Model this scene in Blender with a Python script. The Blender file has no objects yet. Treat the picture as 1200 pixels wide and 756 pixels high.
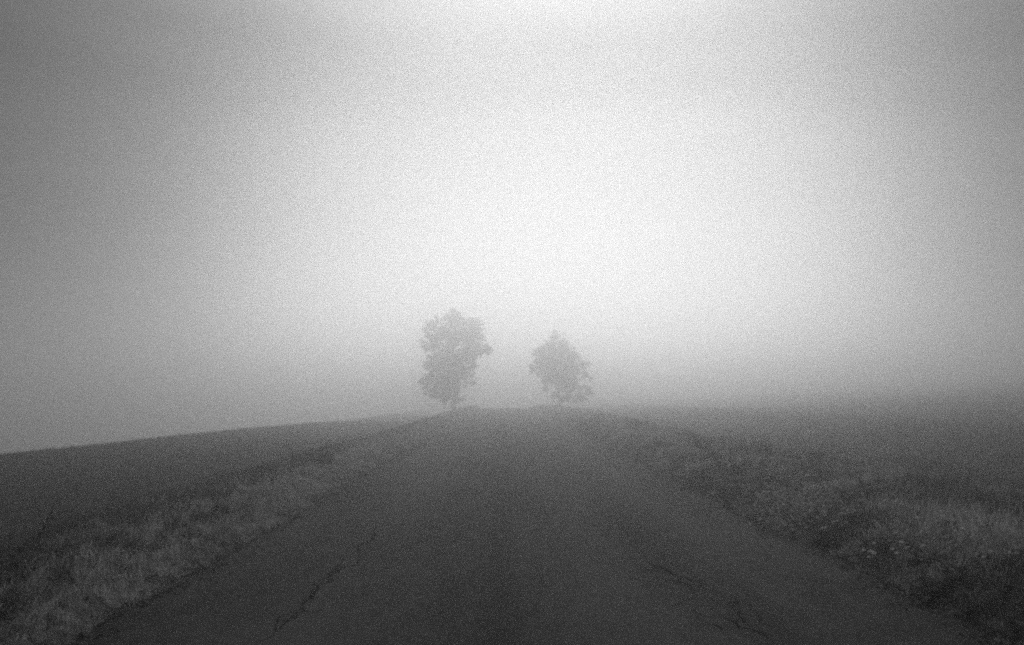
import bpy, math, random
import numpy as np
from mathutils import Vector

# ----------------------------------------------------------------- camera, world, sun, exposure
S = bpy.context.scene
COL = S.collection
EYE = 1.4
F = 942.0 / 1200.0
cam = bpy.data.cameras.new('camera')
cam.sensor_width = 36.0
cam.lens = 36.0 * F
cam.shift_x = 10 / 1200.0
cam.shift_y = 85 / 1200.0
cam.clip_start = 0.05
cam.clip_end = 3000
co = bpy.data.objects.new('camera', cam)
COL.objects.link(co)
co.location = (0, 0, EYE)
co.rotation_euler = (math.radians(90), 0, 0)
S.camera = co

S.view_settings.view_transform = 'Standard'
S.view_settings.look = 'None'
S.view_settings.exposure = -0.7
S.view_settings.gamma = 1.0
S.cycles.use_denoising = False
S.cycles.volume_bounces = 8
S.cycles.max_bounces = 10
S.cycles.diffuse_bounces = 4
S.cycles.glossy_bounces = 2
S.cycles.use_adaptive_sampling = False
S.cycles.filter_width = 2.4
S.cycles.sample_clamp_indirect = 1.0
S.cycles.sampling_pattern = 'TABULATED_SOBOL'

SUN_EL, SUN_AZ = math.radians(9), math.radians(4)      # azimuth measured to the right of the road

W = bpy.data.worlds.new('World')
S.world = W
W.use_nodes = True
nt = W.node_tree
nt.nodes.clear()


def N(tree, typ, **kw):
    n = tree.nodes.new(typ)
    for k, v in kw.items():
        if hasattr(n, k) and k not in ('Scale', 'Detail', 'Roughness'):
            setattr(n, k, v)
        else:
            n.inputs[k].default_value = v
    return n


def M(tree, op, a, b=None, c=None, clamp=False):
    n = tree.nodes.new('ShaderNodeMath')
    n.operation = op
    n.use_clamp = clamp
    for i, v in enumerate((a, b, c)):
        if v is None:
            continue
        if isinstance(v, (int, float)):
            n.inputs[i].default_value = v
        else:
            tree.links.new(v, n.inputs[i])
    return n.outputs[0]


def ramp(tree, fac, stops, interp='EASE'):
    r = tree.nodes.new('ShaderNodeValToRGB')
    r.color_ramp.interpolation = interp
    e = r.color_ramp.elements
    while len(e) > 1:
        e.remove(e[-1])
    e[0].position = stops[0][0]
    e[0].color = (stops[0][1],) * 3 + (1,)
    for p, v in stops[1:]:
        q = e.new(p)
        q.color = (v, v, v, 1)
    tree.links.new(fac, r.inputs[0])
    return r.outputs[0]


tc = N(nt, 'ShaderNodeTexCoord')
sep = N(nt, 'ShaderNodeSeparateXYZ')
nt.links.new(tc.outputs['Generated'], sep.inputs[0])
X, Y, Z = sep.outputs
az = M(nt, 'ARCTAN2', X, Y)
el = M(nt, 'ARCSINE', Z)
# slow cloud bands, low contrast
mp = N(nt, 'ShaderNodeMapping')
mp.inputs['Scale'].default_value = (1.6, 1.6, 7.0)
mp.inputs['Rotation'].default_value = (0, math.radians(-9), 0)
nt.links.new(tc.outputs['Generated'], mp.inputs[0])
nz = N(nt, 'ShaderNodeTexNoise')
nz.inputs['Scale'].default_value = 1.3
nz.inputs['Detail'].default_value = 3
nz.inputs['Roughness'].default_value = 0.45
nt.links.new(mp.outputs[0], nz.inputs['Vector'])
band = M(nt, 'MULTIPLY_ADD', nz.outputs['Fac'], 0.9, 0.56)
mp2 = N(nt, 'ShaderNodeMapping')
mp2.inputs['Scale'].default_value = (2.2, 2.2, 16.0)
mp2.inputs['Rotation'].default_value = (0, math.radians(24), 0)
nt.links.new(tc.outputs['Generated'], mp2.inputs[0])
nz2 = N(nt, 'ShaderNodeTexNoise')
nz2.inputs['Scale'].default_value = 1.0
nz2.inputs['Detail'].default_value = 4
nz2.inputs['Distortion'].default_value = 0.6
nt.links.new(mp2.outputs[0], nz2.inputs['Vector'])
band = M(nt, 'MULTIPLY', band, M(nt, 'MULTIPLY_ADD', nz2.outputs['Fac'], 0.5, 0.75))
# veiled sun: wide glow ahead, a bit right of the road
da = M(nt, 'DIVIDE', M(nt, 'SUBTRACT', az, math.radians(4.5)), math.radians(30))
g_az = M(nt, 'EXPONENT', M(nt, 'MULTIPLY', M(nt, 'MULTIPLY', da, da), -1.0))
# elevation profile (0..90 deg)
el01 = M(nt, 'DIVIDE', el, math.radians(90), clamp=True)
g_el = ramp(nt, el01, [(0.0, 0.5), (0.06, 0.38), (0.12, 0.30), (0.17, 0.34), (0.225, 0.35), (0.25, 0.46), (0.30, 1.0), (0.37, 0.95), (0.55, 0.7), (1.0, 0.5)])
up = ramp(nt, el01, [(0.30, 0.0), (0.75, 1.0)])        # towards the zenith the glow is the same all round
g_all = M(nt, 'ADD', M(nt, 'MULTIPLY', g_az, M(nt, 'SUBTRACT', 1.0, up)), up)
glow = M(nt, 'MULTIPLY', M(nt, 'MULTIPLY', g_all, g_el), 0.86)
sky = N(nt, 'ShaderNodeTexSky')
sky.sky_type = 'NISHITA'
sky.sun_disc = False
sky.sun_elevation = SUN_EL
sky.sun_rotation = SUN_AZ
sky.dust_density = 4.0
bw = N(nt, 'ShaderNodeRGBToBW')
nt.links.new(sky.outputs[0], bw.inputs[0])
base = M(nt, 'MINIMUM', M(nt, 'MULTIPLY', bw.outputs[0], 0.012), 0.12)
base = M(nt, 'MULTIPLY', base, M(nt, 'MULTIPLY_ADD', M(nt, 'MAXIMUM', M(nt, 'SUBTRACT', Z, 0.40), 0.0), 3.5, 0.85))   # overcast sky: brighter overhead
tot = M(nt, 'MULTIPLY', M(nt, 'ADD', glow, base), band)
bg = N(nt, 'ShaderNodeBackground')
nt.links.new(M(nt, 'MULTIPLY', tot, 10.0), bg.inputs['Color'])
bg.inputs['Strength'].default_value = 0.10
wo = N(nt, 'ShaderNodeOutputWorld')
nt.links.new(bg.outputs[0], wo.inputs[0])

sl = bpy.data.lights.new('sun', 'SUN')
sl.energy = 1.9
sl.angle = math.radians(44)
sl.color = (1, 1, 1)
so = bpy.data.objects.new('sun', sl)
COL.objects.link(so)
sd = Vector((math.sin(SUN_AZ) * math.cos(SUN_EL), math.cos(SUN_AZ) * math.cos(SUN_EL), math.sin(SUN_EL)))
so.rotation_euler = sd.to_track_quat('Z', 'Y').to_euler()
so.location = (0, 0, 60)

# ----------------------------------------------------------------- helpers
rng = np.random.default_rng(7)
random.seed(7)
_T = np.random.default_rng(99).random((256, 256))


def vnoise(x, y):
    xi = np.floor(x).astype(int); yi = np.floor(y).astype(int)
    fx = x - xi; fy = y - yi
    fx = fx * fx * (3 - 2 * fx); fy = fy * fy * (3 - 2 * fy)
    a = _T[xi & 255, yi & 255]; b = _T[(xi + 1) & 255, yi & 255]
    c = _T[xi & 255, (yi + 1) & 255]; d = _T[(xi + 1) & 255, (yi + 1) & 255]
    return (a * (1 - fx) + b * fx) * (1 - fy) + (c * (1 - fx) + d * fx) * fy


def fbm(x, y, s=1.0, o=3):
    x = np.asarray(x, float) * s + 37.3; y = np.asarray(y, float) * s + 11.7
    t = 0; a = 0.5; n = 0
    for i in range(o):
        t = t + a * vnoise(x, y); n += a
        x = x * 2.03 + 5.1; y = y * 2.03 + 3.7; a *= 0.5
    return t / n


def sstep(a, b, x):
    t = np.clip((x - a) / (b - a), 0, 1)
    return t * t * (3 - 2 * t)


RL, RR = -2.53, 2.96


def road_prof(y):
    u = np.maximum(0, np.asarray(y, float) - 80)
    u2 = np.minimum(u, 60)
    return -0.00056 * u2 * u2 - 0.067 * (u - u2)


def road_z(x, y):
    c = (np.asarray(x, float) - 0.2) / 2.75
    return road_prof(y) + 0.035 * (1 - c * c) - 0.035 + 0.012 * (fbm(x, y, 0.7, 2) - .5)


def edge_l(y):
    return RL + 0.13 * (fbm(y, y * 0 + 3.3, 0.9, 3) - .5) * 2 + 0.10 * (fbm(y, y * 0 + 9.3, 4.0, 2) - .5)


def edge_r(y):
    return RR + 0.17 * (fbm(y, y * 0 + 23.3, 0.8, 3) - .5) * 2 + 0.12 * (fbm(y, y * 0 + 29.3, 4.0, 2) - .5)


def ground_z(x, y):
    x = np.asarray(x, float); y = np.asarray(y, float)
    rp = road_prof(y)
    z = rp * 1.0
    # left: verge shoulder, then the field that rounds away
    L = sstep(-2.6, -3.1, x)
    vergeL = 0.13 + 0.10 * (fbm(x, y, 0.8, 3) - .5)
    fieldL = -0.08 - np.clip((y - 8) * .0115, 0, .85) + 0.12 * (fbm(x, y, 0.18, 2) - .5)
    q = np.maximum(0, -x - 12.2 + .6 * (fbm(x, y, .08, 2) - .5))
    q = np.where(q < 25, q * q * .02, 25 * 25 * .02 + (q - 25) * .08)
    zl = vergeL + (fieldL - vergeL) * sstep(-3.7, -5.2, x)
    # right: wider hummocky bank, then a dip, then a slope rising far right
    R = sstep(3.0, 3.5, x)
    bankR = 0.12 + 0.30 * (fbm(x, y, 0.55, 3) - .5) + 0.10 * (fbm(x, y, 1.9, 2) - .5)
    rise = 0.05 * np.maximum(0, x - 22) * sstep(16, 32, x)
    rise = np.where(rise > 6.6, 6.6 + (rise - 6.6) * -0.12, rise)
    fieldR = -0.34 + 0.5 * sstep(6.5, 17, x) + 0.16 * (fbm(x, y, 0.15, 2) - .5) + rise
    zr = bankR + (fieldR - bankR) * sstep(5.6, 8.6, x)
    shL = L * zl - q * sstep(-4.0, -8.0, x)
    z = rp * (1 - sstep(6, 20, x)) * (1 - sstep(6, 20, -x)) + shL + R * zr
    inside = sstep(RL - .12, RL + .25, x) * sstep(RR + .12, RR - .25, x)
    z = z - 0.02 - 0.16 * inside
    return z


def mesh_obj(name, verts, faces, mat, parent=None, smooth=False):
    me = bpy.data.meshes.new(name)
    me.from_pydata([tuple(v) for v in verts] if not isinstance(verts, list) else verts, [], faces)
    me.materials.append(mat)
    if smooth:
        me.shade_smooth()
    o = bpy.data.objects.new(name, me)
    COL.objects.link(o)
    if parent:
        o.parent = parent
    return o


def grid_obj(name, xs, ys, zf, mat):
    XX, YY = np.meshgrid(xs, ys)
    ZZ = zf(XX, YY)
    v = np.stack([XX, YY, ZZ], -1).reshape(-1, 3)
    nx, ny = len(xs), len(ys)
    i = np.arange(nx - 1)[None, :] + nx * np.arange(ny - 1)[:, None]
    f = np.stack([i, i + 1, i + 1 + nx, i + nx], -1).reshape(-1, 4)
    return np_mesh(name, v, f, mat, True)


def np_mesh(name, v, f, mat, smooth=False, parent=None, link=True):
    me = bpy.data.meshes.new(name)
    k = f.shape[1]
    me.vertices.add(len(v)); me.vertices.foreach_set('co', np.ascontiguousarray(v, dtype=np.float32).ravel())
    me.loops.add(len(f) * k); me.loops.foreach_set('vertex_index', np.ascontiguousarray(f, dtype=np.int32).ravel())
    me.polygons.add(len(f))
    me.polygons.foreach_set('loop_start', np.arange(0, len(f) * k, k, dtype=np.int32))
    me.update(calc_edges=True)
    me.validate()
    me.materials.append(mat)
    if smooth:
        me.shade_smooth()
    o = bpy.data.objects.new(name, me)
    if link:
        COL.objects.link(o)
    if parent:
        o.parent = parent
    return o


def tag(o, label=None, cat=None, group=None, kind=None):
    if label: o['label'] = label
    if cat: o['category'] = cat
    if group: o['group'] = group
    if kind: o['kind'] = kind
    return o


# ----------------------------------------------------------------- materials (all neutral: black-and-white film)
def mat_new(name):
    m = bpy.data.materials.new(name)
    m.use_nodes = True
    t = m.node_tree
    b = t.nodes['Principled BSDF']
    return m, t, b


def grey(v):
    return (v, v, v, 1)


def noise(t, scale, detail=4, rough=.55, vec=None, sc=None):
    g = t.nodes.new('ShaderNodeNewGeometry') if vec is None else None
    v = g.outputs['Position'] if vec is None else vec
    if sc:
        mpn = t.nodes.new('ShaderNodeMapping')
        mpn.inputs['Scale'].default_value = sc
        t.links.new(v, mpn.inputs[0])
        v = mpn.outputs[0]
    n = t.nodes.new('ShaderNodeTexNoise')
    n.inputs['Scale'].default_value = scale
    n.inputs['Detail'].default_value = detail
    n.inputs['Roughness'].default_value = rough
    t.links.new(v, n.inputs['Vector'])
    return n.outputs['Fac']


# asphalt
m_road, t, b = mat_new('asphalt')
fine = noise(t, 90, 3, .7)
mid = noise(t, 6, 4, .6, sc=(1, .4, 1))
big = noise(t, .55, 3, .5, sc=(1.6, .35, 1))
vor = t.nodes.new('ShaderNodeTexVoronoi'); vor.inputs['Scale'].default_value = 110
gg = t.nodes.new('ShaderNodeNewGeometry'); t.links.new(gg.outputs['Position'], vor.inputs['Vector'])
sp = t.nodes.new('ShaderNodeSeparateXYZ'); t.links.new(gg.outputs['Position'], sp.inputs[0])
# polished wheel tracks are a little paler, the joint along the middle a little darker
def track(cx, w, amp):
    d = M(t, 'DIVIDE', M(t, 'SUBTRACT', sp.outputs[0], cx), w)
    return M(t, 'MULTIPLY', M(t, 'EXPONENT', M(t, 'MULTIPLY', M(t, 'MULTIPLY', d, d), -1)), amp)
tr = M(t, 'ADD', M(t, 'ADD', track(-1.25, .34, .16), track(.85, .34, .20)), M(t, 'ADD', track(1.95, .3, .12), track(-.02, .12, -.26)))
v1 = M(t, 'ADD', M(t, 'MULTIPLY', M(t, 'MULTIPLY_ADD', fine, 2.0, -.5), .5), M(t, 'MULTIPLY', M(t, 'MULTIPLY_ADD', mid, 1.8, -.4), .35))
v2 = M(t, 'ADD', v1, M(t, 'MULTIPLY', M(t, 'MULTIPLY_ADD', big, 1.8, -.4), .55))
v3 = M(t, 'ADD', M(t, 'ADD', v2, tr), M(t, 'MULTIPLY', vor.outputs['Distance'], .25))
colr = ramp(t, v3, [(.40, .006), (.75, .024), (1.05, .07)], 'LINEAR')
t.links.new(colr, b.inputs['Base Color'])
b.inputs['Roughness'].default_value = .8
b.inputs['Specular IOR Level'].default_value = .12
bp = t.nodes.new('ShaderNodeBump'); bp.inputs['Strength'].default_value = .5; bp.inputs['Distance'].default_value = .006
t.links.new(M(t, 'ADD', fine, vor.outputs['Distance']), bp.inputs['Height'])
t.links.new(bp.outputs[0], b.inputs['Normal'])

m_crack, t, b = mat_new('crack_dirt')
t.links.new(ramp(t, noise(t, 30), [(.3, .005), (.8, .018)]), b.inputs['Base Color'])
b.inputs['Roughness'].default_value = 1
b.inputs['Specular IOR Level'].default_value = .1

# ground
m_ground, t, b = mat_new('field_turf')
n1 = noise(t, .35, 5, .6, sc=(1, .55, 1))
n2 = noise(t, 9, 5, .7)
n3 = noise(t, 2.2, 4, .6)
vv = M(t, 'ADD', M(t, 'ADD', M(t, 'MULTIPLY', n1, .45), M(t, 'MULTIPLY', n2, .45)), M(t, 'MULTIPLY', n3, .3))
turf = ramp(t, vv, [(.38, .026), (.62, .058), (.85, .11)])
thatch = ramp(t, noise(t, 14, 5, .75), [(.36, .04), (.5, .12), (.64, .3)])       # matted dead grass on the verges
gp = t.nodes.new('ShaderNodeNewGeometry'); sg = t.nodes.new('ShaderNodeSeparateXYZ'); t.links.new(gp.outputs['Position'], sg.inputs[0])
xw = M(t, 'MULTIPLY_ADD', M(t, 'SUBTRACT', n3, .5), 1.2, sg.outputs[0])


def step_(a, c):
    mr = t.nodes.new('ShaderNodeMapRange'); mr.interpolation_type = 'SMOOTHSTEP'
    mr.inputs['From Min'].default_value = a; mr.inputs['From Max'].default_value = c
    t.links.new(xw, mr.inputs['Value'])
    return mr.outputs[0]


vm = M(t, 'ADD', M(t, 'MULTIPLY', step_(-4.3, -3.8), step_(-2.3, -2.7)), M(t, 'MULTIPLY', step_(2.9, 3.3), step_(5.2, 4.2)))
vm = M(t, 'MULTIPLY', vm, M(t, 'MULTIPLY_ADD', M(t, 'MULTIPLY_ADD', sg.outputs[1], .2, -1.2, clamp=True), .75, .25))     # the nearest metres are dark weeds, not thatch
mc = t.nodes.new('ShaderNodeMix'); mc.data_type = 'FLOAT'
t.links.new(vm, mc.inputs[0]); t.links.new(turf, mc.inputs[2]); t.links.new(thatch, mc.inputs[3])
t.links.new(mc.outputs[0], b.inputs['Base Color'])
b.inputs['Roughness'].default_value = 1
b.inputs['Specular IOR Level'].default_value = .15
bp = t.nodes.new('ShaderNodeBump'); bp.inputs['Strength'].default_value = .9; bp.inputs['Distance'].default_value = .06
t.links.new(n2, bp.inputs['Height']); t.links.new(bp.outputs[0], b.inputs['Normal'])


def blade_mat(name, lo, hi, trans=.35):
    m, t, b = mat_new(name)
    oi = t.nodes.new('ShaderNodeObjectInfo')
    n = noise(t, 1.1, 3)
    f = M(t, 'ADD', M(t, 'MULTIPLY', oi.outputs['Random'], .6), M(t, 'MULTIPLY', n, .5), clamp=True)
    c = ramp(t, f, [(.2, lo), (.9, hi)], 'LINEAR')
    t.links.new(c, b.inputs['Base Color'])
    b.inputs['Roughness'].default_value = .7
    b.inputs['Specular IOR Level'].default_value = .25
    tr = t.nodes.new('ShaderNodeBsdfTranslucent')
    t.links.new(c, tr.inputs['Color'])
    mx = t.nodes.new('ShaderNodeMixShader')
    mx.inputs[0].default_value = trans
    t.links.new(b.outputs[0], mx.inputs[1]); t.links.new(tr.outputs[0], mx.inputs[2])
    t.links.new(mx.outputs[0], t.nodes['Material Output'].inputs[0])
    return m


m_grass = blade_mat('green_grass', .06, .20, .5)
m_field = blade_mat('field_grass', .09, .26, .5)
m_dry = blade_mat('dry_grass', .26, .75, .55)
m_weed = blade_mat('weed_leaf', .05, .17)
m_leaf = blade_mat('tree_leaf', .03, .08)
m_flower = blade_mat('white_petal', .55, .8)
m_stalk = blade_mat('dark_stalk', .012, .03, .05)
m_stone, t, b = mat_new('gravel_stone')
oi = t.nodes.new('ShaderNodeObjectInfo')
t.links.new(ramp(t, oi.outputs['Random'], [(0, .02), (.7, .06), (1, .2)], 'LINEAR'), b.inputs['Base Color'])
b.inputs['Roughness'].default_value = .9
m_bark, t, b = mat_new('bark')
t.links.new(ramp(t, noise(t, 8, 5, .6, sc=(1, 1, .25)), [(.3, .03), (.75, .09)]), b.inputs['Base Color'])
b.inputs['Roughness'].default_value = .95

# ----------------------------------------------------------------- ground and road
def graded(a, b, lo, hi, s0, g):
    core = list(np.arange(lo, hi + 1e-6, s0))
    r = [core[-1]]; s = s0
    while r[-1] < b:
        s *= g; r.append(r[-1] + s)
    l = [core[0]]; s = s0
    while l[-1] > a:
        s *= g; l.append(l[-1] - s)
    return np.array(l[::-1][:-1] + core + r[1:])


gx = graded(-420, 420, -9, 10, .14, 1.07)
gy = graded(-60, 480, 1, 26, .16, 1.035)
ground = grid_obj('ground', gx, gy, ground_z, m_ground)
tag(ground, 'dark grassy field rolling away on both sides of the road into fog', 'field', kind='structure')

ys = graded(-40, 300, 1, 30, .12, 1.03)
nx = 33
el_, er_ = edge_l(ys), edge_r(ys)
tt = np.linspace(0, 1, nx)
XX = el_[:, None] + (er_ - el_)[:, None] * tt[None, :]
YY = np.repeat(ys[:, None], nx, 1)
ZZ = road_z(XX, YY)
# worn, slightly sunken lips and a skirt down into the soil
ZZ[:, 0] -= .015; ZZ[:, -1] -= .015
XX = np.concatenate([XX[:, :1] - .04, XX, XX[:, -1:] + .04], 1)
YY = np.concatenate([YY[:, :1], YY, YY[:, -1:]], 1)
ZZ = np.concatenate([ZZ[:, :1] - .14, ZZ, ZZ[:, -1:] - .14], 1)
nx += 2
i = np.arange(nx - 1)[None, :] + nx * np.arange(len(ys) - 1)[:, None]
road = np_mesh('road', np.stack([XX, YY, ZZ], -1).reshape(-1, 3), np.stack([i, i + 1, i + 1 + nx, i + nx], -1).reshape(-1, 4), m_road, True)
tag(road, 'narrow unmarked asphalt road running straight to a foggy crest between two trees', 'road', kind='structure')


def px(u, v, z=0.0):
    """photo pixel -> point on the road surface"""
    y = (EYE - z) * 942 / (v - 463)
    return ((u - 590) / 942 * y, y)


def crack(pts, w0, jag=.05):
    P = [Vector(px(u, v)) for u, v in pts]
    for it in range(5):
        Q = [P[0]]
        for a, c in zip(P[:-1], P[1:]):
            d = c - a
            n = Vector((-d.y, d.x))
            Q += [(a + c) / 2 + n * random.uniform(-.15, .15), c]
        P = Q
    V = []; Fc = []
    n = len(P)
    for k, p in enumerate(P):
        d = (P[min(k + 1, n - 1)] - P[max(k - 1, 0)])
        if d.length == 0: d = Vector((0, 1))
        d.normalize(); nn = Vector((-d.y, d.x))
        e = math.sin(math.pi * min(1, max(0, k / (n - 1)))) ** .4
        wob = float(fbm(p.x, p.y, 5.0, 2))
        w = w0 * 1.05 * e * random.uniform(.3, 1.2) * max(.16, (wob - .25) * 2.4) + .0008
        for s in (-1, 1):
            q = p + nn * w * s * random.uniform(.6, 1)
            V.append((q.x, q.y, float(road_z(q.x, q.y)) + .004))
    for k in range(n - 1):
        Fc.append((2 * k, 2 * k + 1, 2 * k + 3, 2 * k + 2))
    mesh_obj('crack', V, Fc, m_crack, road)


for pts, w in [
    ([(412, 648), (398, 668), (372, 690), (352, 712), (322, 738), (300, 756)], .008),
    ([(418, 650), (404, 664), (390, 680), (366, 700)], .008),
    ([(372, 690), (356, 704), (340, 724), (330, 736)], .008),
    ([(395, 668), (386, 664), (370, 672)], .005), ([(352, 712), (366, 716), (380, 712)], .005),
    ([(820, 716), (828, 728), (846, 736)], .006), ([(838, 694), (842, 706), (834, 716)], .007), ([(800, 682), (812, 692), (808, 704), (786, 712)], .008),
    ([(882, 714), (890, 728), (912, 734)], .006), ([(752, 645), (770, 646), (786, 652)], .006), ([(768, 662), (758, 668), (742, 666)], .006),
    ([(352, 712), (346, 722), (330, 726)], .008),
    ([(398, 668), (384, 672), (378, 684)], .007),
    ([(455, 612), (436, 632), (412, 648)], .010),
    ([(735, 628), (752, 645), (768, 662), (800, 682), (838, 694), (866, 702)], .009),
    ([(768, 662), (782, 668), (800, 676), (830, 690), (868, 716), (900, 742)], .010),
    ([(786, 712), (812, 716), (826, 722), (848, 722), (876, 728)], .017),
    ([(812, 716), (822, 708), (852, 708), (866, 702)], .012),
    ([(848, 722), (868, 734), (900, 746), (930, 760)], .011),
    ([(735, 678), (760, 676), (800, 682)], .006),
    ([(866, 702), (882, 714), (898, 716)], .007),
    ([(700, 590), (716, 606), (735, 628)], .008),
]:
    crack(pts, w)


# ----------------------------------------------------------------- tufts
def blades(n, h, spread, lean, width, seed, mat, name, curl=.5, heads=0, head_mat=None):
    r = np.random.default_rng(seed)
    V = []; Fc = []; mi = []
    for k in range(n):
        a = r.uniform(0, 2 * math.pi); rad = spread * math.sqrt(r.random())
        p = np.array([math.cos(a) * rad, math.sin(a) * rad, -.02])
        la = a + r.normal(0, .9)
        hh = h * r.uniform(.45, 1.1)
        ln = lean * r.uniform(.2, 1.2)
        d = np.array([math.cos(la), math.sin(la), 0])
        side = np.array([-math.sin(la + r.normal(0, .6)), math.cos(la), 0]) * width * r.uniform(.7, 1.3)
        b0 = len(V)
        for s, ww in ((0, 1), (.4, .9), (.75, .6)):
            c = p + d * ln * hh * (s ** (1 + curl)) + np.array([0, 0, hh * (s - .25 * ln * s * s)])
            V += [c - side * ww, c + side * ww]
        c = p + d * ln * hh + np.array([0, 0, hh * (1 - .35 * ln)])
        V.append(c)
        Fc += [(b0, b0 + 1, b0 + 3, b0 + 2), (b0 + 2, b0 + 3, b0 + 5, b0 + 4), (b0 + 4, b0 + 5, b0 + 6)]
        mi += [0, 0, 0]
        if k < heads:
            rr = .016 * r.uniform(.7, 1.3)
            b1 = len(V)
            for q in range(6):
                t2 = q * math.pi / 3
                V.append(c + np.array([math.cos(t2) * rr, math.sin(t2) * rr, rr * .3]))
            V.append(c + np.array([0, 0, rr * 1.1])); V.append(c + np.array([0, 0, -rr * .6]))
            for q in range(6):
                Fc.append((b1 + q, b1 + (q + 1) % 6, b1 + 6)); Fc.append((b1 + (q + 1) % 6, b1 + q, b1 + 7)); mi += [1, 1]
    me = bpy.data.meshes.new(name)
    me.from_pydata([tuple(v) for v in V], [], Fc)
    me.materials.append(mat)
    if head_mat: me.materials.append(head_mat)
    me.polygons.foreach_set('material_index', mi)
    return bpy.data.objects.new(name, me)


def leafy(n, h, seed, mat, name, ls=.03):
    """weed: stems with alternate leaves"""
    r = np.random.default_rng(seed)
    V = []; Fc = []
    for k in range(n):
        a = r.uniform(0, 6.283); ln = r.uniform(.1, .5); hh = h * r.uniform(.5, 1.05)
        d = np.array([math.cos(a) * ln, math.sin(a) * ln, 1.0])
        s0 = np.array([r.normal(0, .03), r.normal(0, .03), -.02])
        w = .0025
        b0 = len(V)
        e = s0 + d * hh
        V += [s0 + [w, 0, 0], s0 - [w, 0, 0], e, s0 + [0, w, 0], s0 - [0, w, 0]]
        Fc += [(b0, b0 + 1, b0 + 2), (b0 + 3, b0 + 4, b0 + 2)]
        for j in range(int(6 + hh * 40)):
            u = r.uniform(.12, 1)
            c = s0 + d * hh * u
            la = r.uniform(0, 6.283); L = ls * r.uniform(.6, 1.5) * (1.25 - .7 * u)
            dd = np.array([math.cos(la), math.sin(la), r.uniform(-.3, .7)]) * L
            sd_ = np.array([-math.sin(la), math.cos(la), r.uniform(-.3, .3)]) * L * .33
            b0 = len(V)
            V += [c, c + dd * .5 + sd_, c + dd, c + dd * .5 - sd_ + [0, 0, .2 * L]]
            Fc += [(b0, b0 + 1, b0 + 2), (b0, b0 + 2, b0 + 3)]
    me = bpy.data.meshes.new(name)
    me.from_pydata([tuple(v) for v in V], [], Fc)
    me.materials.append(mat)
    return bpy.data.objects.new(name, me)


def coll(name, objs):
    c = bpy.data.collections.new(name)
    for o in objs: c.objects.link(o)
    return c


short_c = coll('short_tufts', [blades(26, .10, .11, .8, .0028, 10 + k, m_grass, 'short_tuft') for k in range(4)])
lfield_c = coll('field_tufts', [blades(26, .10, .11, .8, .0028, 110 + k, m_field, 'field_tuft') for k in range(4)])
verge_c = coll('verge_tufts', [blades(34, .135, .075, .9, .0036, 20 + k, m_grass if k == 3 else m_dry, 'verge_tuft') for k in range(5)]
               + [blades(18, .26, .07, .8, .0026, 30 + k, m_dry, 'tall_tuft') for k in range(1)] + [leafy(5, .12, 90, m_dry, 'leafy_tuft', .03), blades(16, .13, .08, .6, .002, 91, m_grass, 'seed_tuft', heads=8, head_mat=m_dry)])
weed_c = coll('weed_tufts', [leafy(5, .18, 40 + k, m_weed, 'weed_tuft', .045) for k in range(3)]
              + [blades(30, .22, .09, .9, .0035, 50 + k, m_grass, 'rank_tuft') for k in range(2)]
              + [leafy(5, .20, 60, m_grass, 'weed_tuft', .035)])
flower_c = coll('flower_tufts', [blades(12, .25, .10, .4, .002, 70 + k, m_grass, 'flower_tuft', heads=7, head_mat=m_flower) for k in range(3)])


def scatter(name, pts, scl, col, label, cat, nv, tilt=.25):
    me = bpy.data.meshes.new(name)
    n = len(pts)
    me.vertices.add(n)
    me.vertices.foreach_set('co', pts.astype(np.float32).ravel())
    a = me.attributes.new('scl', 'FLOAT', 'POINT'); a.data.foreach_set('value', scl.astype(np.float32))
    rot = np.stack([rng.normal(0, tilt, n), rng.normal(0, tilt, n), rng.uniform(0, 6.283, n)], -1)
    a = me.attributes.new('rot', 'FLOAT_VECTOR', 'POINT'); a.data.foreach_set('vector', rot.astype(np.float32).ravel())
    a = me.attributes.new('idx', 'INT', 'POINT'); a.data.foreach_set('value', rng.integers(0, nv, n).astype(np.int32))
    o = bpy.data.objects.new(name, me); COL.objects.link(o)
    g = bpy.data.node_groups.new(name, 'GeometryNodeTree')
    g.interface.new_socket('Geometry', in_out='INPUT', socket_type='NodeSocketGeometry')
    g.interface.new_socket('Geometry', in_out='OUTPUT', socket_type='NodeSocketGeometry')
    gi = g.nodes.new('NodeGroupInput'); go = g.nodes.new('NodeGroupOutput')
    ci = g.nodes.new('GeometryNodeCollectionInfo'); ci.inputs['Collection'].default_value = col
    ci.inputs['Separate Children'].default_value = True; ci.inputs['Reset Children'].default_value = True
    ip = g.nodes.new('GeometryNodeInstanceOnPoints'); ip.inputs['Pick Instance'].default_value = True

    def na(nm, ty):
        x = g.nodes.new('GeometryNodeInputNamedAttribute'); x.data_type = ty; x.inputs['Name'].default_value = nm
        return x.outputs['Attribute']
    g.links.new(gi.outputs[0], ip.inputs['Points'])
    g.links.new(ci.outputs[0], ip.inputs['Instance'])
    g.links.new(na('idx', 'INT'), ip.inputs['Instance Index'])
    e2r = g.nodes.new('FunctionNodeEulerToRotation')
    g.links.new(na('rot', 'FLOAT_VECTOR'), e2r.inputs[0])
    g.links.new(e2r.outputs[0], ip.inputs['Rotation'])
    g.links.new(na('scl', 'FLOAT'), ip.inputs['Scale'])
    g.links.new(ip.outputs[0], go.inputs[0])
    md = o.modifiers.new('scatter', 'NODES'); md.node_group = g
    tag(o, label, cat, kind='stuff')
    return o


def place(x, y):
    return np.stack([x, y, ground_z(x, y)], -1)


def rand_xy(n, x0, x1, y0, y1, p=1.6):
    """denser near the camera"""
    x = rng.uniform(x0, x1, n)
    u = rng.random(n) ** p
    return x, y0 + (y1 - y0) * u


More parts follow.
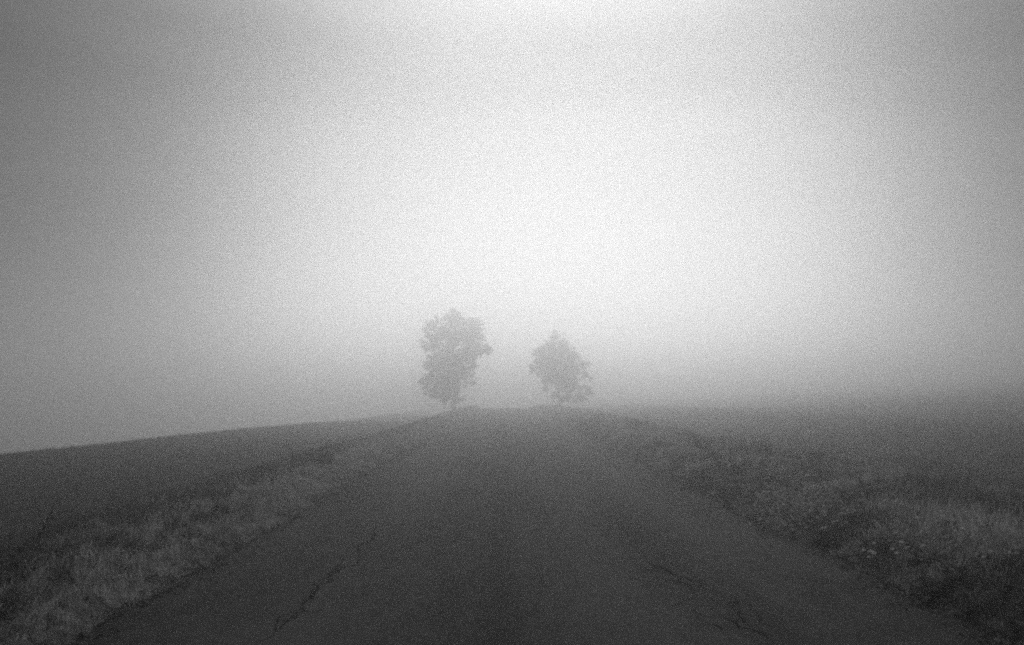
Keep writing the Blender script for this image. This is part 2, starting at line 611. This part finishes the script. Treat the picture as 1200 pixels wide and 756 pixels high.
# crumbled asphalt and gravel along both edges
def pebble(seed):
    r = np.random.default_rng(seed)
    V = []
    for q in range(6):
        a = q * math.pi / 3
        V.append((math.cos(a) * r.uniform(.7, 1.2), math.sin(a) * r.uniform(.7, 1.2), 0))
    V += [(r.uniform(-.3, .3), r.uniform(-.3, .3), r.uniform(.5, .9)), (0, 0, -.4)]
    V = [tuple(c * .012 for c in v) for v in V]
    Fc = [(q, (q + 1) % 6, 6) for q in range(6)] + [((q + 1) % 6, q, 7) for q in range(6)]
    me = bpy.data.meshes.new('pebble'); me.from_pydata(V, [], Fc); me.materials.append(m_stone)
    return bpy.data.objects.new('pebble', me)


pebble_c = coll('pebbles', [pebble(300 + k) for k in range(4)])
px_, py_ = [], []
for side in (0, 1):
    yy = 2.3 + 40 * rng.random(4200) ** 1.8
    off = np.abs(rng.normal(0, .10, 4200)) * np.where(rng.random(4200) < .35, -1.6, 1)
    xx = edge_l(yy) - off if side == 0 else edge_r(yy) + off
    px_.append(xx); py_.append(yy)
px_ = np.concatenate(px_); py_ = np.concatenate(py_)
onroad = (px_ > edge_l(py_)) & (px_ < edge_r(py_))
pz_ = np.where(onroad, road_z(px_, py_) + .002, np.maximum(ground_z(px_, py_), road_prof(py_) - .05) + .004)
scatter('edge_gravel', np.stack([px_, py_, pz_], -1), rng.uniform(.3, 1.5, len(px_)) ** 1.5, pebble_c, 'loose gravel and crumbled asphalt along the road edges', 'gravel', 4)
# left verge
x, y = rand_xy(80000, -4.5, RL + .12, 2.2, 92, 1.75)
keep = (x < edge_l(y) + .05 - .0) & (rng.random(len(x)) < .12 + 1.0 * sstep(.33, .6, fbm(x, y, 1.7, 3))) & (rng.random(len(x)) < sstep(-4.3, -3.3, x) + .15) & (rng.random(len(x)) > (.15 + .65 * sstep(-2.85, -3.3, x)) * sstep(10, 6.5, y))
x, y = x[keep], y[keep]
s = (.38 + .6 * fbm(x, y, 1.3, 2)) * (.85 + .15 * sstep(6, 11, y)) * rng.uniform(.6, 1.3, len(x)) * (.65 + .35 * sstep(RL + .1, RL - .5, x)) * (1 + .3 * sstep(20, 60, y))
scatter('left_verge_grass', place(x, y), s, verge_c, 'pale dry grass on the strip along the left edge of the road', 'grass', 8)

# right bank
x, y = rand_xy(150000, RR - .12, 8.5, 2.2, 92, 1.75)
keep = (x > edge_r(y) - .05) & (rng.random(len(x)) > .72 * sstep(4.2, 6.0, x)) & (rng.random(len(x)) < .2 + 1.2 * sstep(.33, .56, fbm(x, y, 1.9, 3)))
x, y = x[keep], y[keep]
s = (.42 + .95 * fbm(x, y, .9, 2)) * rng.uniform(.5, 1.35, len(x)) * (.6 + .4 * sstep(RR - .1, RR + .8, x)) * (1 + .3 * sstep(20, 60, y))
scatter('right_verge_grass', place(x, y), s, verge_c, 'tangled pale grass on the bank along the right edge of the road', 'grass', 8)
x, y = rand_xy(38000, RR, 10, 2.2, 95, 1.9)
keep = (x > edge_r(y)) & (rng.random(len(x)) < (.5 + .5 * sstep(3.8, 5.5, x)) * (1 - .6 * sstep(8, 14, y) * sstep(5.5, 4.2, x))  * sstep(.60, .42, fbm(x, y, 1.0, 3)) + .12)
x, y = x[keep], y[keep]
s = (.5 + 1.1 * fbm(x, y, .7, 2)) * rng.uniform(.6, 1.2, len(x))
scatter('right_bank_weeds', place(x, y), s, weed_c, 'dark leafy weeds growing through the grass on the right bank', 'weeds', 6)
# left weeds, a dark belt between verge and field
x, y = rand_xy(20000, -5.4, -2.9, 2.2, 95, 1.9)
keep = rng.random(len(x)) < (.25 + sstep(.45, .6, fbm(x, y, .6, 3))) * (np.exp(-((x + 4.1) / .45) ** 2) * (1 - .55 * sstep(12, 22, y)) + .9 * sstep(10.5, 7, y) * sstep(-2.75, -3.1, x))
x, y = x[keep], y[keep]
s = (.5 + .8 * fbm(x, y, .7, 2)) * rng.uniform(.6, 1.2, len(x))
scatter('left_verge_weeds', place(x, y), s, weed_c, 'dark weeds between the left grass strip and the field', 'weeds', 6)
# fields
x, y = rand_xy(70000, -18, -3.6, 3.5, 62, 1.4)
keep = (-x < y * .75 + 2) & (rng.random(len(x)) < .3 + fbm(x, y, .5, 3))
x, y = x[keep], y[keep]
s = rng.uniform(.5, 1.1, len(x)) * (1 + .5 * sstep(12, 40, y))
scatter('left_field_grass', place(x, y), s, lfield_c, 'short dark grass covering the field left of the road', 'grass', 4, .4)
x, y = rand_xy(90000, 5.5, 50, 5, 75, 1.4)
keep = (x < y * .75 + 2) & (rng.random(len(x)) < .3 + fbm(x, y, .4, 3))
x, y = x[keep], y[keep]
s = rng.uniform(.6, 1.4, len(x)) * (1 + .6 * sstep(12, 50, y))
scatter('right_field_grass', place(x, y), s, short_c, 'short dark grass covering the field right of the road', 'grass', 4, .4)
# white flower heads along the right edge
fp = []
for (u, v, n, ru, rv) in [(905, 597, 34, 38, 9), (880, 592, 14, 22, 6), (930, 610, 26, 26, 10), (955, 590, 12, 30, 8), (990, 560, 7, 30, 12), (1090, 640, 8, 70, 25), (1000, 640, 8, 40, 14), (820, 560, 8, 30, 8), (1120, 720, 5, 30, 15)]:
    for k in range(n):
        a, c = px(random.gauss(u, ru), max(500, random.gauss(v, rv)), .12)
        fp.append((a, c))
fp = np.array(fp)
fp = fp[fp[:, 0] > edge_r(fp[:, 1]) + .02]
scatter('white_flowers', place(fp[:, 0], fp[:, 1]), rng.uniform(.7, 1.3, len(fp)), flower_c,
        'small white flower heads scattered in the grass by the right road edge', 'flowers', 3)


# ----------------------------------------------------------------- single weeds and stalks
def mk_mesh(name, V, Fc, mat, parent):
    return mesh_obj(name, [tuple(map(float, v)) for v in V], Fc, mat, parent)


def tube(path, radii, sides=7):
    V = []; Fc = []
    for k, (p, r) in enumerate(zip(path, radii)):
        p = Vector(p)
        d = (Vector(path[min(k + 1, len(path) - 1)]) - Vector(path[max(k - 1, 0)])).normalized()
        a = d.orthogonal().normalized(); c = d.cross(a)
        for s_ in range(sides):
            th = 2 * math.pi * s_ / sides
            V.append(p + a * math.cos(th) * r + c * math.sin(th) * r)
    for k in range(len(path) - 1):
        for s_ in range(sides):
            s2 = (s_ + 1) % sides
            Fc.append((k * sides + s_, k * sides + s2, (k + 1) * sides + s2, (k + 1) * sides + s_))
    return V, Fc


def weed_plant(loc, h, w, label, seed, cat='weed', mat=None, nst=9, group=None, name='weed_clump'):
    r = random.Random(seed)
    root = bpy.data.objects.new(name, None)
    root.location = loc
    COL.objects.link(root)
    tag(root, label, cat, group)
    SV = []; SF = []; LV = []; LF = []
    for k in range(nst):
        a = r.uniform(0, 6.283); sp_ = w * r.random() ** .6
        top = Vector((math.cos(a) * sp_, math.sin(a) * sp_, h * r.uniform(.6, 1.05)))
        bas = Vector((top.x * .3, top.y * .3, -.05))
        path = [bas + (top - bas) * s_ + Vector((0, 0, .12 * h * math.sin(math.pi * s_))) for s_ in (0, .35, .7, 1)]
        V, Fc = tube(path, [.005, .004, .003, .0015], 4)
        o = len(SV); SV += V; SF += [tuple(i + o for i in f) for f in Fc]
        for j in range(int(22 + 40 * h)):
            u = r.uniform(.1, 1)
            c = bas + (top - bas) * u
            la = r.uniform(0, 6.283); L = .075 * r.uniform(.5, 1.3) * (1.2 - .6 * u)
            dd = Vector((math.cos(la), math.sin(la), r.uniform(-.2, .9))) * L
            sd_ = Vector((-math.sin(la), math.cos(la), r.uniform(-.3, .3))) * L * .36
            o = len(LV)
            LV += [c, c + dd * .5 + sd_, c + dd, c + dd * .5 - sd_ + Vector((0, 0, .2 * L))]
            LF += [(o, o + 1, o + 2), (o, o + 2, o + 3)]
    mk_mesh('stems', SV, SF, m_stalk, root)
    mk_mesh('foliage', LV, LF, mat or m_weed, root)
    return root


def gpt(u, v, z=None):
    """photo pixel -> point where that sight line meets the ground"""
    y = 2.5
    while y < 150:
        x_ = (u - 590) / 942 * y
        zz = EYE - (v - 463) / 942 * y
        if zz <= float(ground_z(x_, y)):
            return (x_, y, float(ground_z(x_, y)))
        y += .05
    return (x_, y, float(ground_z(x_, y)))


for k, (u, v, h, w, lab) in enumerate([
    (826, 532, .34, .42, 'rounded dark weed clump standing alone on the right bank above the pale grass'),
    (740, 503, .40, .50, 'low dark weed clump on the crest of the right bank nearest the trees'),
    (775, 528, .26, .34, 'small dark weed clump close to the right road edge below the crest'),
    (870, 558, .30, .55, 'wide dark weed patch in the middle of the right bank'),
    (828, 541, .20, .40, 'low weed clump just in front of the rounded dark one'),
    (700, 492, .30, .50, 'faint weed clump on the right verge beside the road crest'),
    (378, 544, .26, .34, 'dark weed clump at the outer edge of the left grass strip, farthest from the camera'),
    (300, 572, .20, .40, 'low dark weed patch on the outer edge of the left grass strip'),
    (252, 588, .18, .30, 'low weed patch nearer the camera on the left grass strip'),
    (1010, 600, .26, .45, 'dark weeds behind the white flowers on the right bank'),
]):
    weed_plant(gpt(u, v), h, w, lab, 100 + k, nst=14)
# thin upright stalks at the far right bank
for k, (u, v, h, lab) in enumerate([
    (758, 503, .62, 'thin upright stalk on the far right bank, tallest of the group'),
    (766, 507, .45, 'short thin stalk just right of the tallest stalk on the bank'),
    (848, 530, .42, 'thin stalk standing beside the rounded weed clump'),
]):
    weed_plant(gpt(u, v), h, .09, lab, 200 + k, cat='stalk', nst=3, group='upright stalks on the road banks', name='weed_stalk')


def dead_stem(u0, v0, u1, v1):
    p = gpt(u0, v0)
    sc_ = p[1] / 942
    root = bpy.data.objects.new('dead_stem', None); root.location = p; COL.objects.link(root)
    dx, dz = (u1 - u0) * sc_, (v0 - v1) * sc_
    path = [Vector((dx * s_ + .02 * math.sin(3 * s_), .1 * s_, dz * s_)) for s_ in (-.05, .2, .4, .6, .8, 1)]
    V, Fc = tube(path, [.012, .011, .010, .008, .006, .002], 6)
    mk_mesh('stem', V, Fc, m_stalk, root)
    for s_, sx in ((.55, .12), (.75, -.09), (.88, .07)):
        a = Vector((dx * s_, .1 * s_, dz * s_))
        V, Fc = tube([a, a + Vector((sx * .6, .02, .08)), a + Vector((sx, .03, .17))], [.005, .004, .001], 5)
        mk_mesh('twig', V, Fc, m_stalk, root)
    tag(root, 'bare dark stem leaning to the right above the grass at far left', 'stem')


dead_stem(33, 645, 50, 606)


# ----------------------------------------------------------------- trees
def tree(u0, vbase, dist, lobes, stems, label, name, seed, nleaf, leaf=.085):
    r = random.Random(seed); g = np.random.default_rng(seed)
    sc_ = dist / 942
    bx = (u0 - 590) * sc_
    bz = float(ground_z(bx, dist))
    root = bpy.data.objects.new(name, None)
    root.location = (bx, dist, bz)
    COL.objects.link(root)

    def loc(u, v, dy=0):
        return Vector(((u - u0) * sc_, dy, EYE - (v - 463) * sc_ - bz))
    L = []
    for (cu, cv, cr) in lobes:
        rr = cr * 1.12 * sc_
        c = loc(cu, cv, r.uniform(-1, 1) * .5 * (1.2 - .0))
        L.append((c, rr))
        # the same outline all round: companions in front of and behind it
        for s_ in (-1, 1):
            if cr > 9:
                L.append((c + Vector((r.uniform(-.25, .25) * rr, s_ * rr * r.uniform(.8, 1.3), r.uniform(-.25, .2) * rr)), rr * r.uniform(.65, .9)))
    # trunk and limbs
    for k, (pts, r0) in enumerate(stems):
        path = [loc(a, c_, 0) for a, c_ in pts]
        path[0].z = -.1
        rad = [r0 * (1 - .78 * j / (len(path) - 1)) for j in range(len(path))]
        V, Fc = tube(path, rad, 8)
        mk_mesh('trunk' if k == 0 else 'limb', V, Fc, m_bark, root)
    BV = []; BF = []
    main = [loc(a, c_, 0) for a, c_ in stems[0][0]]
    clumps = []
    wsum = sum(rr ** 2 for _, rr in L)
    for c, rr in L:
        # one branch from the trunk into each lobe
        a = min(main[1:], key=lambda p: (p - c).length + max(0, p.z - c.z) * 2)
        m_ = (a + c) / 2 + Vector((0, 0, -.15 * rr))
        V, Fc = tube([a, m_, c], [.05, .035, .015], 5)
        o = len(BV); BV += V; BF += [tuple(i + o for i in f) for f in Fc]
        nc = max(8, int(900 * rr ** 2 / wsum))
        for k in range(nc):
            d = Vector(g.normal(0, 1, 3)).normalized()
            e = rr * r.uniform(.3, 1.05) ** .6 * (1.25 if r.random() < .12 else 1)
            p = c + d * e
            clumps.append((p, r.uniform(.14, .34)))
            if r.random() < .8:                      # thin outer twig with a few leaves
                d2 = (d + Vector(g.normal(0, .45, 3))).normalized()
                tip = c + d2 * rr * r.uniform(1.0, 1.28)
                V, Fc = tube([c + d2 * rr * .7, tip], [.008, .003], 3)
                o = len(BV); BV += V; BF += [tuple(i + o for i in f) for f in Fc]
                for s_ in (.0, .33, .66, 1):
                    clumps.append((tip.lerp(c + d2 * rr * .75, s_), .07 + .06 * s_))
            if r.random() < .55:
                V, Fc = tube([c, c + d * e * .55 + Vector((0, 0, -.05)), p], [.016, .01, .004], 3)
                o = len(BV); BV += V; BF += [tuple(i + o for i in f) for f in Fc]
    mk_mesh('branches', BV, BF, m_bark, root)
    n = nleaf
    ci = g.integers(0, len(clumps), n)
    cp = np.array([c[0][:] for c in clumps])[ci]; cr = np.array([c[1] for c in clumps])[ci]
    d = g.normal(0, 1, (n, 3)); d /= np.linalg.norm(d, axis=1)[:, None]
    spread = np.where(g.random(n) < .12, 1.9, 1.0)
    p = cp + d * (cr * spread * np.abs(g.normal(.35, .4, n)))[:, None] * np.array([1.2, 1.2, .85])
    t1 = g.normal(0, 1, (n, 3)); t1 /= np.linalg.norm(t1, axis=1)[:, None]
    t2 = np.cross(t1, g.normal(0, 1, (n, 3))); t2 /= np.linalg.norm(t2, axis=1)[:, None]
    ll = leaf * g.uniform(.6, 1.3, n)[:, None]
    V = np.stack([p - t1 * ll, p + t2 * ll * .55, p + t1 * ll, p - t2 * ll * .55], 1).reshape(-1, 3)
    Fc = np.arange(4 * n).reshape(-1, 4)
    np_mesh('crown', V, Fc, m_leaf, False, root)
    tag(root, label, 'tree')
    return root


def fc(l):          # measured on an enlargement of the photograph: 4.2 x, origin 460,330
    return [(460 + a / 4.2, 330 + c / 4.2, q / 4.2) for a, c, q in l]


tree(533, 478.5, 87, fc([(302, 148, 22), (285, 165, 24), (320, 170, 26), (302, 165, 28), (285, 190, 34), (225, 205, 36), (215, 250, 52), (330, 240, 68), (395, 230, 45), (405, 270, 42), (185, 305, 42),
                       (255, 320, 66), (350, 320, 72), (400, 335, 40), (455, 335, 24), (482, 328, 17), (440, 330, 30), (465, 345, 20), (205, 362, 28), (165, 412, 16), (190, 385, 20), (230, 390, 42), (300, 400, 66), (375, 395, 48),
                       (185, 425, 30), (240, 450, 58), (320, 450, 50), (380, 458, 26), (165, 500, 30), (215, 505, 52), (275, 510, 48),
                       (180, 545, 22), (240, 555, 40), (285, 560, 30), (150, 490, 14), (300, 540, 24), (330, 575, 20), (255, 585, 18), (345, 500, 26), (390, 490, 16)]),
     [([(533, 480), (532, 466), (530, 450), (531, 425), (533, 400), (533, 375)], .16), ([(532, 462), (524, 448), (514, 440)], .07), ([(531, 440), (545, 420), (560, 408)], .07)],
     'taller tree with a broad lumpy crown standing in fog left of the road', 'broadleaf_tree', 5, 110000, .08)
tree(655, 475.5, 92, fc([(805, 262, 20), (805, 290, 30), (775, 315, 28), (845, 320, 32), (735, 325, 18), (760, 350, 40), (820, 350, 48), (880, 345, 26), (720, 375, 28), (770, 400, 50),
                       (850, 400, 55), (905, 400, 36), (945, 405, 24), (725, 425, 34), (790, 450, 50), (860, 450, 50), (925, 450, 36), (965, 470, 18),
                       (745, 480, 26), (800, 490, 32), (860, 500, 44), (910, 500, 24), (850, 540, 30), (900, 560, 28), (945, 550, 34), (965, 540, 18), (925, 575, 20), (700, 410, 22), (705, 350, 16), (700, 440, 20), (755, 525, 14), (800, 560, 18), (860, 575, 18), (830, 590, 12)]),
     [([(655, 477), (655, 465), (654, 450), (654, 430), (652, 410), (652, 398)], .11), ([(655, 466), (664, 458), (682, 460)], .05), ([(642, 477), (641, 464), (641, 450)], .035)],
     'smaller cone-shaped tree with a ragged crown standing in fog right of the road', 'broadleaf_tree', 9, 80000, .078)

# ----------------------------------------------------------------- haze
m_haze = bpy.data.materials.new('haze')
m_haze.use_nodes = True
t = m_haze.node_tree
t.nodes.clear()
pv = t.nodes.new('ShaderNodeVolumePrincipled')
pv.inputs['Color'].default_value = (.998, .998, .998, 1)
pv.inputs['Density'].default_value = .0195
pv.inputs['Anisotropy'].default_value = .86
ou = t.nodes.new('ShaderNodeOutputMaterial')
t.links.new(pv.outputs[0], ou.inputs['Volume'])
zmin = float(ground.data.vertices[0].co.z)
zs = [v.co.z for v in ground.data.vertices]
bot, top = min(zs) - 1, 13.2
x0, x1, y0, y1 = gx[0] - 5, gx[-1] + 5, gy[0] - 5, gy[-1] + 5
V = [(a, c, d) for d in (bot, top) for c in (y0, y1) for a in (x0, x1)]
Fc = [(0, 2, 3, 1), (4, 5, 7, 6), (0, 1, 5, 4), (2, 6, 7, 3), (0, 4, 6, 2), (1, 3, 7, 5)]
haze = mesh_obj('haze', V, Fc, m_haze)
tag(haze, 'dense pale fog filling the air over the road and fields', 'fog', kind='stuff')
